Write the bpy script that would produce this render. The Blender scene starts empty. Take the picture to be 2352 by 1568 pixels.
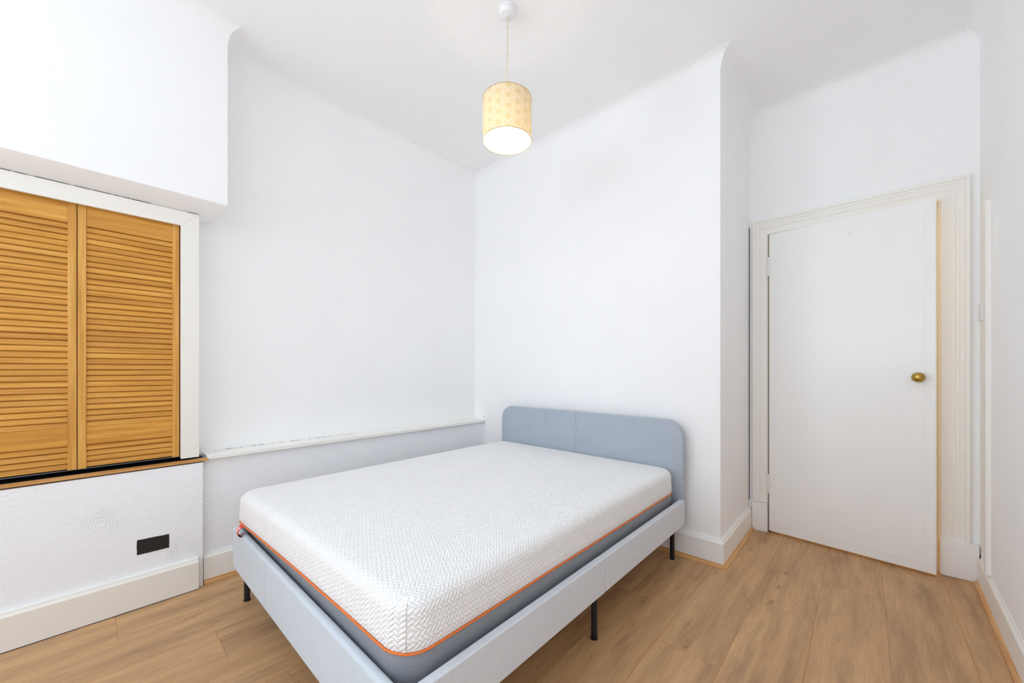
import bpy, bmesh, math, random
from mathutils import Vector
random.seed(7)
S = bpy.context.scene
COL = S.collection
PI = math.pi

# ------------------------------------------------------------------ camera
FPX, CXP, HOR = 888.0, 1176.0, 850.0          # focal length, centre column and horizon row in pixels
TH = math.atan(809/888.0)                      # yaw between the view and the long walls
HC = 1.07
cam_d = bpy.data.cameras.new('camera')
cam_d.sensor_width = 36.0
cam_d.lens = 36.0*FPX/2352.0
cam_d.shift_y = (HOR-784.0)/2352.0
cam_d.clip_start = 0.02
cam = bpy.data.objects.new('camera', cam_d); COL.objects.link(cam)
cam.location = (0, 0, HC); cam.rotation_euler = (PI/2, 0, TH)
S.camera = cam

# ------------------------------------------------------------------ world, daylight, exposure
w = bpy.data.worlds.new('world'); S.world = w; w.use_nodes = True
bg = w.node_tree.nodes['Background']
bg.inputs['Color'].default_value = (0.80, 0.89, 1.0, 1); bg.inputs['Strength'].default_value = 1.0
WIN = (-2.2, 0.0, 0.70, 2.50)               # window in the rear wall: x0 x1 z0 z1
YR = -3.00                                     # rear wall
def area(name, loc, rot, sx, sy, power, col):
    l = bpy.data.lights.new(name, 'AREA'); l.shape = 'RECTANGLE'; l.size = sx; l.size_y = sy
    l.energy = power; l.color = col
    o = bpy.data.objects.new(name, l); COL.objects.link(o); o.location = loc; o.rotation_euler = rot
    return o
area('window_daylight', ((WIN[0]+WIN[1])/2, YR-0.55, (WIN[2]+WIN[3])/2), (-PI/2-1.15, 0, PI),
     WIN[1]-WIN[0], WIN[3]-WIN[2], 58.0, (0.765, 0.885, 1.0))
WRY = (-2.5, -0.9, 0.5, 2.45)                  # unseen side windows, added to even out the light: y0 y1 z0 z1
area('added_fill_right', (0.75, (WRY[0]+WRY[1])/2, (WRY[2]+WRY[3])/2), (0, PI/2+0.15, 0), WRY[3]-WRY[2], WRY[1]-WRY[0], 6.0, (0.765, 0.885, 1.0))
area('added_fill_left', (-3.0, (WRY[0]+WRY[1])/2, (WRY[2]+WRY[3])/2), (0, -PI/2-0.75, 0), WRY[3]-WRY[2], WRY[1]-WRY[0], 60.0, (0.765, 0.885, 1.0))
S.view_settings.view_transform = 'Standard'
S.view_settings.look = 'None'
S.view_settings.exposure = 0.36
S.view_settings.gamma = 1.0
S.view_settings.use_curve_mapping = False
try:
    S.cycles.max_bounces = 20; S.cycles.diffuse_bounces = 16; S.cycles.sample_clamp_indirect = 6.0
except Exception: pass

# ------------------------------------------------------------------ materials
def srgb(r, g, b):
    f = lambda c: c/12.92 if c <= 0.04045 else ((c+0.055)/1.055)**2.4
    return (f(r/255.0), f(g/255.0), f(b/255.0), 1)
class NT:
    def __init__(s, name):
        s.m = bpy.data.materials.new(name); s.m.use_nodes = True
        s.t = s.m.node_tree; s.n = s.t.nodes; s.b = s.n['Principled BSDF']
    def new(s, typ, **kw):
        n = s.n.new(typ)
        for k, v in kw.items(): setattr(n, k, v)
        return n
    def put(s, sock, v):
        if isinstance(v, (int, float)): sock.default_value = v
        elif isinstance(v, tuple): sock.default_value = v
        else: s.t.links.new(v, sock)
    def math(s, op, a, b=0.0, c=0.0, clamp=False):
        n = s.new('ShaderNodeMath', operation=op); n.use_clamp = clamp
        s.put(n.inputs[0], a); s.put(n.inputs[1], b); s.put(n.inputs[2], c)
        return n.outputs[0]
    def mix(s, f, a, b, mode='MIX'):
        n = s.new('ShaderNodeMix', data_type='RGBA', blend_type=mode)
        s.put(n.inputs[0], f); s.put(n.inputs[6], a); s.put(n.inputs[7], b)
        return n.outputs[2]
    def noise(s, vec, scale, detail=3.0, rough=0.5):
        n = s.new('ShaderNodeTexNoise'); s.put(n.inputs['Scale'], scale)
        n.inputs['Detail'].default_value = detail; n.inputs['Roughness'].default_value = rough
        if vec is not None: s.put(n.inputs['Vector'], vec)
        return n.outputs[0]
    def pos(s):
        return s.new('ShaderNodeNewGeometry').outputs['Position']
    def scale(s, vec, sc, off=(0, 0, 0)):
        n = s.new('ShaderNodeMapping'); s.put(n.inputs['Vector'], vec)
        n.inputs['Scale'].default_value = sc; n.inputs['Location'].default_value = off
        return n.outputs[0]
    def sep(s, vec):
        n = s.new('ShaderNodeSeparateXYZ'); s.put(n.inputs[0], vec); return n.outputs
    def comb(s, x, y, z):
        n = s.new('ShaderNodeCombineXYZ'); s.put(n.inputs[0], x); s.put(n.inputs[1], y); s.put(n.inputs[2], z)
        return n.outputs[0]
    def ramp(s, f, stops):
        n = s.new('ShaderNodeValToRGB'); s.put(n.inputs[0], f); e = n.color_ramp.elements
        while len(e) > 1: e.remove(e[0])
        e[0].position = stops[0][0]; e[0].color = stops[0][1]
        for p, c in stops[1:]:
            q = e.new(p); q.color = c
        return n.outputs[0]
    def bump(s, h, strength, dist):
        n = s.new('ShaderNodeBump'); n.inputs['Strength'].default_value = strength
        n.inputs['Distance'].default_value = dist; s.put(n.inputs['Height'], h)
        s.put(s.b.inputs['Normal'], n.outputs[0])
    def base(s, col, rough=0.6, spec=0.4, metal=0.0):
        s.put(s.b.inputs['Base Color'], col); s.put(s.b.inputs['Roughness'], rough)
        s.b.inputs['Specular IOR Level'].default_value = spec; s.b.inputs['Metallic'].default_value = metal
        return s
def paint(name, col, rough=0.6, spec=0.3, bs=0.0, bd=0.001, sc=200.0, var=0.02):
    t = NT(name); p = t.pos()
    v = t.noise(p, 3.0, 4.0)
    d = tuple(c*(1-var*2) for c in col[:3])+(1,)
    t.base(t.mix(t.math('MULTIPLY', v, 1.0), col, d), rough, spec)
    if bs: t.bump(t.noise(p, sc, 4.0, 0.6), bs, bd)
    return t.m

M = {}
M['wall'] = paint('matt_white_wall_paint', (0.936, 0.940, 0.943, 1), 0.75, 0.2, 0.10, 0.0008, 160)
M['ceiling'] = paint('woodchip_ceiling_paint', (0.936, 0.940, 0.943, 1), 0.8, 0.15, 0.35, 0.002, 110)
M['trim'] = paint('white_gloss_trim_paint', (0.91, 0.91, 0.905, 1), 0.3, 0.45, 0.05, 0.0006, 60)
M['cream'] = paint('aged_cream_gloss_paint', (0.88, 0.86, 0.80, 1), 0.32, 0.45, 0.08, 0.0008, 50, 0.03)
M['cream2'] = paint('light_cream_paint', (0.905, 0.895, 0.855, 1), 0.4, 0.4, 0.05, 0.0008, 50, 0.02)
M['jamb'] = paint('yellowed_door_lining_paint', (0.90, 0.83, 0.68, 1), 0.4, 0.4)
M['door'] = paint('white_satin_door_paint', (0.91, 0.912, 0.90, 1), 0.28, 0.5, 0.04, 0.001, 20, 0.015)
M['plastic'] = paint('white_plastic', (0.86, 0.87, 0.89, 1), 0.3, 0.5)
M['black'] = NT('black_void_sheet').base((0.004, 0.004, 0.006, 1), 0.7, 0.2).m
M['gap'] = NT('dark_gap_shade').base((0.03, 0.028, 0.03, 1), 0.9, 0.1).m  # strips and dashes painted dark for the shade in narrow gaps and holes

def artex():
    t = NT('combed_fan_plaster'); p = t.pos(); s = t.sep(p)
    q = t.comb(s[1], s[2], 0.0)
    wob = t.noise(q, 6.0, 2.0)
    q2 = t.new('ShaderNodeVectorMath', operation='ADD'); t.put(q2.inputs[0], q); t.put(q2.inputs[1], t.comb(t.math('MULTIPLY', wob, 0.05), 0.0, 0.0))
    v = t.new('ShaderNodeTexVoronoi', feature='F1'); v.inputs['Scale'].default_value = 5.5; v.inputs['Randomness'].default_value = 0.9
    t.put(v.inputs['Vector'], q2.outputs[0])
    d = v.outputs['Distance']
    rings = t.math('SINE', t.math('MULTIPLY', d, 150.0))
    fade = t.math('SUBTRACT', 1.0, t.math('MULTIPLY', d, 1.9), clamp=True)
    patch = t.math('SUBTRACT', t.math('MULTIPLY', t.noise(t.scale(q, (1, 1, 1), (3, 5, 0)), 5.0, 1.0), 4.0), 1.35, clamp=True)
    h = t.math('MULTIPLY', t.math('MULTIPLY', rings, fade), patch)
    fine = t.noise(t.scale(q, (55, 150, 1)), 1.0, 4.0, 0.6)
    ridge = t.math('GREATER_THAN', t.noise(t.scale(q, (14, 26, 1), (9, 1, 0)), 1.0, 2.0, 0.4), 0.73)
    hh = t.math('ADD', t.math('ADD', t.math('MULTIPLY', h, 0.5), t.math('MULTIPLY', fine, 0.75)), t.math('MULTIPLY', ridge, 0.6))
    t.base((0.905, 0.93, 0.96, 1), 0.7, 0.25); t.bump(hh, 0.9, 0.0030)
    return t.m
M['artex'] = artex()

def oak_floor():
    t = NT('oak_laminate_planks')
    uv = t.new('ShaderNodeUVMap', uv_map='UVMap').outputs[0]
    uvb = t.new('ShaderNodeUVMap', uv_map='Edge').outputs[0]
    rnd = t.new('ShaderNodeAttribute', attribute_name='plank').outputs['Color']
    r = t.sep(rnd); s = t.sep(uv); e = t.sep(uvb)
    off = t.math('MULTIPLY', r[0], 37.0); off2 = t.math('MULTIPLY', r[1], 19.0)
    x = t.math('ADD', s[0], off); y = t.math('ADD', s[1], off2)
    warp = t.noise(t.comb(t.math('MULTIPLY', x, 6.0), t.math('MULTIPLY', y, 1.1), 0.0), 1.0, 2.0)
    xw = t.math('ADD', x, t.math('MULTIPLY', warp, 0.035))
    g1 = t.noise(t.comb(t.math('MULTIPLY', xw, 13.0), t.math('MULTIPLY', y, 1.2), 0.0), 1.0, 7.0, 0.62)
    g2 = t.noise(t.comb(t.math('MULTIPLY', xw, 320.0), t.math('MULTIPLY', y, 7.0), 0.0), 1.0, 4.0, 0.7)
    g3 = t.noise(t.comb(t.math('MULTIPLY', x, 14.0), t.math('MULTIPLY', y, 2.6), 3.0), 1.0, 4.0, 0.6)
    c = t.ramp(g1, [(0.28, srgb(150, 115, 84)), (0.42, srgb(187, 147, 106)), (0.56, srgb(204, 163, 118)), (0.74, srgb(220, 180, 135))])
    c = t.mix(t.math('MULTIPLY', t.math('SUBTRACT', 0.58, g2, clamp=True), 1.6), c, srgb(146, 106, 66), 'MIX')
    c = t.mix(t.math('MULTIPLY', t.math('SUBTRACT', t.math('MULTIPLY', g3, 5.0), 2.65, clamp=True), 0.65), c, srgb(140, 108, 84))
    c = t.mix(t.math('MULTIPLY', t.math('SUBTRACT', t.noise(t.comb(t.math('MULTIPLY', x, 420.0), t.math('MULTIPLY', y, 160.0), 5.0), 1.0, 2.0), 0.5, clamp=True), 1.2), c, srgb(232, 196, 148))
    # knots
    kn = t.new('ShaderNodeTexVoronoi', feature='F1'); kn.inputs['Scale'].default_value = 1.0
    t.put(kn.inputs['Vector'], t.comb(t.math('ADD', t.math('MULTIPLY', xw, 11.0), t.math('MULTIPLY', g3, 1.3)), t.math('ADD', t.math('MULTIPLY', y, 5.0), t.math('MULTIPLY', t.noise(t.comb(t.math('MULTIPLY', x, 60.0), t.math('MULTIPLY', y, 30.0), 0.0), 1.0, 2.0), 0.8)), 0.0))
    ks = t.math('GREATER_THAN', t.sep(kn.outputs['Color'])[0], 0.58)
    k = t.math('MULTIPLY', t.math('SUBTRACT', 1.0, t.math('MULTIPLY', kn.outputs['Distance'], 5.5), clamp=True), ks)
    kk = t.math('MULTIPLY', k, t.math('ADD', 0.15, g2))
    c = t.mix(kk, c, srgb(96, 70, 54))
    # per plank tone
    c = t.mix(t.math('MULTIPLY', r[2], 0.22), c, srgb(186, 145, 98))
    # seams (edge uv: metres to the plank borders)
    lin = t.math('LESS_THAN', t.math('MINIMUM', e[0], e[1]), 0.0011)
    c = t.mix(t.math('MULTIPLY', lin, 0.85), c, srgb(170, 116, 56))
    t.base(c, t.math('ADD', 0.36, t.math('MULTIPLY', g1, 0.18)), 0.35)
    h = t.math('SUBTRACT', t.math('MULTIPLY', g2, 0.35), lin)
    t.bump(h, 0.35, 0.0006)
    return t.m
M['floor'] = oak_floor()

def wood(name, cols, ax, sc=1.0, rough=0.4, tone=False):
    """straight grained wood; ax = grain axis (0,1,2) in object space"""
    t = NT(name); p = t.new('ShaderNodeTexCoord').outputs['Object']
    oi = t.new('ShaderNodeObjectInfo').outputs['Random']
    f = [60*sc, 60*sc, 60*sc]; f[ax] = 3.0*sc
    q = t.scale(p, tuple(f)); q2 = t.scale(p, tuple(v*5 for v in f))
    qq = t.new('ShaderNodeVectorMath', operation='ADD'); t.put(qq.inputs[0], q); t.put(qq.inputs[1], t.comb(t.math('MULTIPLY', oi, 31.0), 0.0, 0.0))
    n1 = t.noise(qq.outputs[0], 1.0, 4.0, 0.55); n2 = t.noise(q2, 1.0, 2.0, 0.5)
    c = t.ramp(n1, [(0.28, cols[0]), (0.5, cols[1]), (0.72, cols[2])])
    c = t.mix(t.math('MULTIPLY', t.math('SUBTRACT', 0.6, n2, clamp=True), 0.7), c, cols[0])
    if tone:      # each slat cut from a different board
        wn = t.new('ShaderNodeTexWhiteNoise', noise_dimensions='2D')
        t.put(wn.inputs['Vector'], t.comb(t.math('FLOOR', t.math('DIVIDE', t.math('SUBTRACT', t.sep(t.pos())[2], 0.8275), 0.024657)), oi, 0.0))
        c = t.mix(t.math('MULTIPLY', wn.outputs['Value'], 0.38), c, srgb(170, 112, 44))
    t.base(c, rough, 0.4); t.bump(n2, 0.15, 0.0005)
    return t.m
gold = [srgb(186, 124, 42), srgb(216, 155, 62), srgb(230, 176, 84)]
M['slat'] = wood('honey_pine_slats', gold, 1, tone=True)
M['stile'] = wood('honey_pine_stiles', [srgb(190, 132, 52), srgb(214, 158, 74), srgb(226, 174, 94)], 2)
oakc = [srgb(190, 136, 80), srgb(214, 164, 106), srgb(226, 180, 124)]
M['beadY'] = wood('oak_scotia_bead_long', oakc, 1)
M['beadX'] = wood('oak_scotia_bead_cross', oakc, 0)
M['sill'] = wood('bare_wood_sill', [srgb(170, 118, 62), srgb(206, 154, 92), srgb(226, 182, 124)], 1)

def fabric(name, col, col2, ax, bs=0.3, rough=0.9):
    """woven melange upholstery; ax = axis the threads run along"""
    t = NT(name); p = t.pos()
    f = [900.0]*3; f[ax] = 110.0
    n1 = t.noise(t.scale(p, tuple(f)), 1.0, 2.0, 0.6); n2 = t.noise(p, 14.0, 2.0)
    f2 = [1500.0]*3; f2[ax] = 700.0
    n3 = t.noise(t.scale(p, tuple(f2)), 1.0, 1.0)
    a = t.math('ADD', t.math('MULTIPLY', n1, 0.88), t.math('MULTIPLY', n2, 0.12))
    c = t.ramp(a, [(0.3, col2), (0.65, col)])
    t.base(c, rough, 0.15); t.b.inputs['Sheen Weight'].default_value = 0.25
    t.bump(t.math('ADD', n1, n3), bs, 0.0008)
    return t.m
FA, FB = (0.62, 0.68, 0.74, 1), (0.53, 0.59, 0.65, 1)  # same fabric throughout; each part's light and shade is set into its tone
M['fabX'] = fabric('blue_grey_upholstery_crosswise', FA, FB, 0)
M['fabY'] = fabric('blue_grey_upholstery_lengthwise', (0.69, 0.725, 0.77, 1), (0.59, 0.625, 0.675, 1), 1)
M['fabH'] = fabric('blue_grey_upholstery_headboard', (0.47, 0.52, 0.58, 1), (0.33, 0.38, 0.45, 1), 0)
M['piping'] = NT('orange_piping_cord').base(srgb(232, 122, 52), 0.6, 0.3).m
M['tag'] = NT('red_woven_tag').base(srgb(226, 74, 66), 0.6, 0.3).m
M['tagwhite'] = NT('white_tag_print').base((0.85, 0.82, 0.82, 1), 0.6, 0.2).m
M['leg'] = NT('black_powder_coat').base((0.008, 0.009, 0.014, 1), 0.38, 0.5).m
M['slatply'] = NT('pale_slat_plywood').base(srgb(200, 175, 140), 0.6, 0.3).m
t = NT('aged_brass'); p = t.pos()
t.base(t.mix(t.noise(p, 120.0, 4.0), srgb(150, 118, 40), srgb(214, 184, 104)), 0.28, 0.5, 1.0); M['brass'] = t.m
M['steel'] = NT('dull_steel').base((0.45, 0.45, 0.45, 1), 0.35, 0.5, 1.0).m
t = NT('black_cloth_tape'); t.base(t.mix(t.noise(t.pos(), 700.0, 2.0), (0.012, 0.011, 0.011, 1), (0.03, 0.028, 0.027, 1)), 0.5, 0.3); M['tape'] = t.m

def mesh_side():
    t = NT('grey_mesh_border_fabric')
    s = t.sep(t.new('ShaderNodeUVMap', uv_map='UVMap').outputs[0])
    a = t.math('SINE', t.math('MULTIPLY', t.math('ADD', s[0], t.math('MULTIPLY', s[1], 0.4)), 2*PI/0.0042))
    b = t.math('SINE', t.math('MULTIPLY', s[1], 2*PI/0.0034))
    h = t.math('ADD', a, b)
    c = t.ramp(t.math('ADD', t.math('MULTIPLY', h, 0.25), 0.5), [(0.1, (0.17, 0.185, 0.21, 1)), (0.9, (0.34, 0.355, 0.385, 1))])
    t.base(c, 0.42, 0.5); t.bump(h, 0.3, 0.0006)
    return t.m
M['mesh'] = mesh_side()

def herring():
    """raised basket weave of 2:1 strands laid herringbone at 45 degrees"""
    t = NT('white_quilted_weave_cover')
    W = 0.0097
    s = t.sep(t.new('ShaderNodeUVMap', uv_map='UVMap').outputs[0])
    wn = t.noise(t.comb(t.math('MULTIPLY', s[0], 9.0), t.math('MULTIPLY', s[1], 9.0), 0.0), 1.0, 2.0)
    k = 0.70711/W
    jit = t.math('MULTIPLY', t.math('SUBTRACT', wn, 0.5), 0.8)
    a = t.math('ADD', t.math('MULTIPLY', t.math('ADD', s[0], s[1]), k), t.math('ADD', 400.0, jit))
    b = t.math('ADD', t.math('MULTIPLY', t.math('SUBTRACT', s[1], s[0]), k), t.math('ADD', 400.0, jit))
    fi = t.math('FLOOR', a); fj = t.math('FLOOR', b)
    fa = t.math('SUBTRACT', a, fi); fb = t.math('SUBTRACT', b, fj)
    m = t.math('FLOORED_MODULO', t.math('ADD', t.math('SUBTRACT', fi, fj), 0.01), 4.0)
    vert = t.math('GREATER_THAN', m, 1.5)
    odd = t.math('GREATER_THAN', t.math('FLOORED_MODULO', m, 2.0), 0.5)
    # horizontal strand: cells 0,1 -> long coordinate (fa + odd)/2 ; vertical strand: cell 2 is upper half, 3 lower
    lh = t.math('MULTIPLY', t.math('ADD', fa, odd), 0.5)
    lv = t.math('MULTIPLY', t.math('ADD', fb, t.math('SUBTRACT', 1.0, odd)), 0.5)
    L = t.math('ADD', t.math('MULTIPLY', lh, t.math('SUBTRACT', 1.0, vert)), t.math('MULTIPLY', lv, vert))
    T = t.math('ADD', t.math('MULTIPLY', fb, t.math('SUBTRACT', 1.0, vert)), t.math('MULTIPLY', fa, vert))
    ct = t.math('SUBTRACT', 1.0, t.math('POWER', t.math('ABSOLUTE', t.math('MULTIPLY_ADD', T, 2.0, -1.0)), 2.2))
    cl = t.math('SUBTRACT', 1.0, t.math('POWER', t.math('ABSOLUTE', t.math('MULTIPLY_ADD', L, 2.0, -1.0)), 3.0))
    h = t.math('MULTIPLY', t.math('MAXIMUM', ct, 0.0), t.math('ADD', 0.1, t.math('MULTIPLY', cl, 0.9)))
    fine = t.noise(t.comb(t.math('MULTIPLY', s[0], 900.0), t.math('MULTIPLY', s[1], 900.0), 0.0), 1.0, 2.0)
    hh = t.math('ADD', h, t.math('MULTIPLY', fine, 0.12))
    t.base((0.93, 0.93, 0.93, 1), 0.85, 0.15); t.b.inputs['Sheen Weight'].default_value = 0.15
    t.bump(hh, 0.9, 0.0030)
    return t.m
M['cover'] = herring()

def shade_mat():
    t = NT('printed_lampshade_fabric')
    s = t.sep(t.new('ShaderNodeUVMap', uv_map='UVMap').outputs[0])
    SP = 0.0475
    x = t.math('DIVIDE', s[0], SP); y = t.math('DIVIDE', s[1], SP)
    h = 1.1547
    # three lattice coordinates, integer on the triangle edges, summing to an integer
    p = t.math('MULTIPLY', x, h)
    q = t.math('SUBTRACT', y, t.math('MULTIPLY', x, 0.57735))
    r = t.math('SUBTRACT', t.math('MULTIPLY', x, -0.57735), y)
    fr = [t.math('FRACT', t.math('ADD', v, 50.0)) for v in (p, q, r)]
    sm = t.math('ADD', t.math('ADD', fr[0], fr[1]), fr[2])
    down = t.math('GREATER_THAN', sm, 1.5)
    bc = [t.math('ABSOLUTE', t.math('SUBTRACT', v, down)) for v in fr]
    mn = t.math('MINIMUM', t.math('MINIMUM', bc[0], bc[1]), bc[2])
    mx = t.math('MAXIMUM', t.math('MAXIMUM', bc[0], bc[1]), bc[2])
    md = t.math('SUBTRACT', t.math('SUBTRACT', 1.0, mn), mx)
    l1 = t.math('LESS_THAN', mn, 0.040)
    l2 = t.math('LESS_THAN', t.math('SUBTRACT', md, mn), 0.075)
    star = t.math('GREATER_THAN', mx, 0.90)
    ln = t.math('MAXIMUM', t.math('MAXIMUM', l1, l2), star)
    c = t.mix(ln, srgb(250, 234, 208), srgb(234, 214, 166))
    dif = t.new('ShaderNodeBsdfDiffuse'); t.put(dif.inputs['Color'], c)
    tr = t.new('ShaderNodeBsdfTranslucent'); t.put(tr.inputs['Color'], c)
    mx2 = t.new('ShaderNodeMixShader'); mx2.inputs[0].default_value = 0.22
    t.t.links.new(dif.outputs[0], mx2.inputs[1]); t.t.links.new(tr.outputs[0], mx2.inputs[2])
    t.t.links.new(mx2.outputs[0], t.n['Material Output'].inputs['Surface'])
    return t.m
M['shade'] = shade_mat()
M['shadein'] = NT('white_shade_lining').base((0.90, 0.885, 0.86, 1), 0.5, 0.2).m
M['rim'] = NT('dull_gold_shade_rim').base(srgb(176, 146, 86), 0.5, 0.3).m
M['cord'] = NT('cream_twisted_flex').base(srgb(226, 218, 196), 0.5, 0.3).m
t = NT('lit_bulb_glass'); t.base((1, 1, 1, 1), 0.3); t.b.inputs['Emission Color'].default_value = (1, 0.93, 0.80, 1)
t.b.inputs['Emission Strength'].default_value = 15.0; M['bulb'] = t.m

# ------------------------------------------------------------------ geometry helpers
def mk(name, bm, mat, parent=None, smooth=False, bevel=0.0):
    me = bpy.data.meshes.new(name)
    bmesh.ops.recalc_face_normals(bm, faces=bm.faces[:])
    off = Vector((0, 0, 0))
    q = parent
    while q is not None:
        off = off + q.location; q = q.parent
    if off.length: bmesh.ops.translate(bm, vec=-off, verts=bm.verts[:])
    bm.to_mesh(me); bm.free()
    for m_ in (mat if isinstance(mat, list) else [mat]): me.materials.append(m_)
    o = bpy.data.objects.new(name, me); COL.objects.link(o)
    if parent is not None: o.parent = parent
    if smooth:
        for pl in me.polygons: pl.use_smooth = True
    if bevel:
        b = o.modifiers.new('bevel', 'BEVEL'); b.width = bevel; b.segments = 2; b.limit_method = 'ANGLE'; b.angle_limit = 0.7
        for pl in me.polygons: pl.use_smooth = True
        wn = o.modifiers.new('wn', 'WEIGHTED_NORMAL'); wn.keep_sharp = False
    return o
def struct(name, bm, mat, parent=None, **kw):
    o = mk(name, bm, mat, parent, **kw)
    if parent is None: o['kind'] = 'structure'
    return o
def thing(name, label, cat, loc):
    o = bpy.data.objects.new(name, None); COL.objects.link(o); o.empty_display_size = 0.1
    o.location = loc; o['label'] = label; o['category'] = cat
    return o
def box(bm, x0, x1, y0, y1, z0, z1, mi=0):
    vs = [bm.verts.new(p) for p in ((x0,y0,z0),(x1,y0,z0),(x1,y1,z0),(x0,y1,z0),(x0,y0,z1),(x1,y0,z1),(x1,y1,z1),(x0,y1,z1))]
    fs = []
    for f in ((0,3,2,1),(4,5,6,7),(0,1,5,4),(1,2,6,5),(2,3,7,6),(3,0,4,7)):
        fc = bm.faces.new([vs[i] for i in f]); fc.material_index = mi; fs.append(fc)
    return vs, fs
def B(*a):
    bm = bmesh.new()
    if isinstance(a[0], (tuple, list)):
        for q in a: box(bm, *q)
    else: box(bm, *a)
    return bm
def prism(bm, pts, fn, d0, d1):
    """polygon pts (2d) extruded from d0 to d1; fn(a,b,d)->xyz"""
    lo = [bm.verts.new(fn(a, b, d0)) for a, b in pts]; hi = [bm.verts.new(fn(a, b, d1)) for a, b in pts]
    n = len(pts)
    bm.faces.new(lo[::-1]); bm.faces.new(hi)
    for i in range(n): bm.faces.new((lo[i], lo[(i+1) % n], hi[(i+1) % n], hi[i]))
def sweep(path, prof, seg, cap=True):
    """profile (offset from wall into the room, z) swept along path; the room lies to the right of the walk; only segment seg"""
    rings = []
    n = len(path)
    for i in (seg, seg+1):
        P = Vector(path[i])
        def nr(a, b):
            d = (Vector(path[b])-Vector(path[a])).normalized(); return Vector((d.y, -d.x))
        if i == 0: m = nr(0, 1)
        elif i == n-1: m = nr(n-2, n-1)
        else:
            a = nr(i-1, i); b = nr(i, i+1); m = (a+b).normalized(); m = m/max(0.2, m.dot(a))
        rings.append([(P.x+m.x*d, P.y+m.y*d, z) for d, z in prof])
    bm = bmesh.new()
    r0 = [bm.verts.new(p) for p in rings[0]]; r1 = [bm.verts.new(p) for p in rings[1]]
    k = len(prof)
    for i in range(k): bm.faces.new((r0[i], r0[(i+1) % k], r1[(i+1) % k], r1[i]))
    if cap: bm.faces.new(r0[::-1]); bm.faces.new(r1)
    return bm
def tube(bm, pts, r, seg=12, cap=True):
    rings = []
    n = len(pts)
    for i, p in enumerate(pts):
        p = Vector(p)
        d = (Vector(pts[min(i+1, n-1)])-Vector(pts[max(i-1, 0)])).normalized()
        up = Vector((0, 0, 1)) if abs(d.z) < 0.95 else Vector((1, 0, 0))
        a = d.cross(up).normalized(); b = d.cross(a)
        rr = r[i] if isinstance(r, (list, tuple)) else r
        rings.append([bm.verts.new(p+a*math.cos(2*PI*k/seg)*rr+b*math.sin(2*PI*k/seg)*rr) for k in range(seg)])
    for i in range(n-1):
        for k in range(seg): bm.faces.new((rings[i][k], rings[i][(k+1) % seg], rings[i+1][(k+1) % seg], rings[i+1][k]))
    if cap: bm.faces.new(rings[0][::-1]); bm.faces.new(rings[-1])
def lathe(bm, prof, c, ax=(0, 0, 1), seg=32):
    """profile (radius, height) turned about ax through c"""
    ax = Vector(ax).normalized(); up = Vector((0, 0, 1)) if abs(ax.z) < 0.9 else Vector((1, 0, 0))
    a = ax.cross(up).normalized(); b = ax.cross(a); c = Vector(c); rings = []
    for r, h in prof:
        if r < 1e-6: rings.append([bm.verts.new(c+ax*h)])
        else: rings.append([bm.verts.new(c+ax*h+(a*math.cos(2*PI*k/seg)+b*math.sin(2*PI*k/seg))*r) for k in range(seg)])
    for i in range(len(rings)-1):
        A, C = rings[i], rings[i+1]
        for k in range(seg):
            k2 = (k+1) % seg
            if len(A) == 1 and len(C) == 1: continue
            if len(A) == 1: bm.faces.new((A[0], C[k], C[k2]))
            elif len(C) == 1: bm.faces.new((A[k], A[k2], C[0]))
            else: bm.faces.new((A[k], A[k2], C[k2], C[k]))

# ------------------------------------------------------------------ room dimensions
XU = -2.575      # upper left wall
XL = -2.468      # lower left wall panel
XC = -2.432      # panel under the shutters
YH = 2.335       # wall behind the bed
XB = -0.582      # return of the projecting wall
YD = 3.047       # wall with the door
XR, XR2 = 0.434, 0.246   # right wall at the door end / at the rear end
ZC = 2.80
def xr(y): return XR+(XR2-XR)*(YD-y)/(YD-YR)

# floor of individual planks in one mesh
PW = 0.2265
bm = bmesh.new(); uvl = bm.loops.layers.uv.new('UVMap'); ed = bm.loops.layers.uv.new('Edge'); cl = bm.loops.layers.color.new('plank')
known = {-11: 0.081, -10: 0.75, -9: 0.352, -2: 2.085, -1: 2.505, -3: 1.53, -4: 2.085, -7: 0.479, 0: 2.9, 1: 1.9, 2: 2.4}
LEN = 1.29
for k in range(-13, 3):
    x0 = 0.07+PW*k; x1 = x0+PW
    j = known.get(k, None)
    if j is None: j = random.uniform(0, LEN)
    y = j-LEN*6
    while y < 4.5:
        y0, y1 = y, y+LEN; y = y1
        if y1 < YR-0.3: continue
        y0c = max(y0, YR-0.12); y1c = min(y1, 4.3)
        if y1c <= y0c: continue
        rc = (random.random(), random.random(), random.random(), 1)
        # four faces per plank so that the distance to the border interpolates linearly
        xm = (x0+x1)/2
        ys = [y0c, min(y1c, max(y0c, y0+0.05)), max(y0c, min(y1c, y1-0.05)), y1c]
        for a, b2 in ((x0, xm), (xm, x1)):
            for i in range(3):
                ya, yb = ys[i], ys[i+1]
                if yb-ya < 1e-5: continue
                f = bm.faces.new([bm.verts.new(p) for p in ((a, ya, 0), (b2, ya, 0), (b2, yb, 0), (a, yb, 0))])
                for lp in f.loops:
                    c = lp.vert.co
                    lp[uvl].uv = (c.x-x0, c.y-y0)
                    lp[ed].uv = (min(c.x-x0, x1-c.x), min(c.y-y0, y1-c.y, 0.05))
                    lp[cl] = rc
bmesh.ops.remove_doubles(bm, verts=bm.verts[:], dist=1e-5)
floor = struct('floor', bm, M['floor'])
for pl in floor.data.polygons:
    if pl.normal.z < 0: pl.flip()

struct('ceiling', B(XU-0.12, XR+0.12, YR-0.12, YD+0.12, ZC, ZC+0.1), M['ceiling'])
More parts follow.
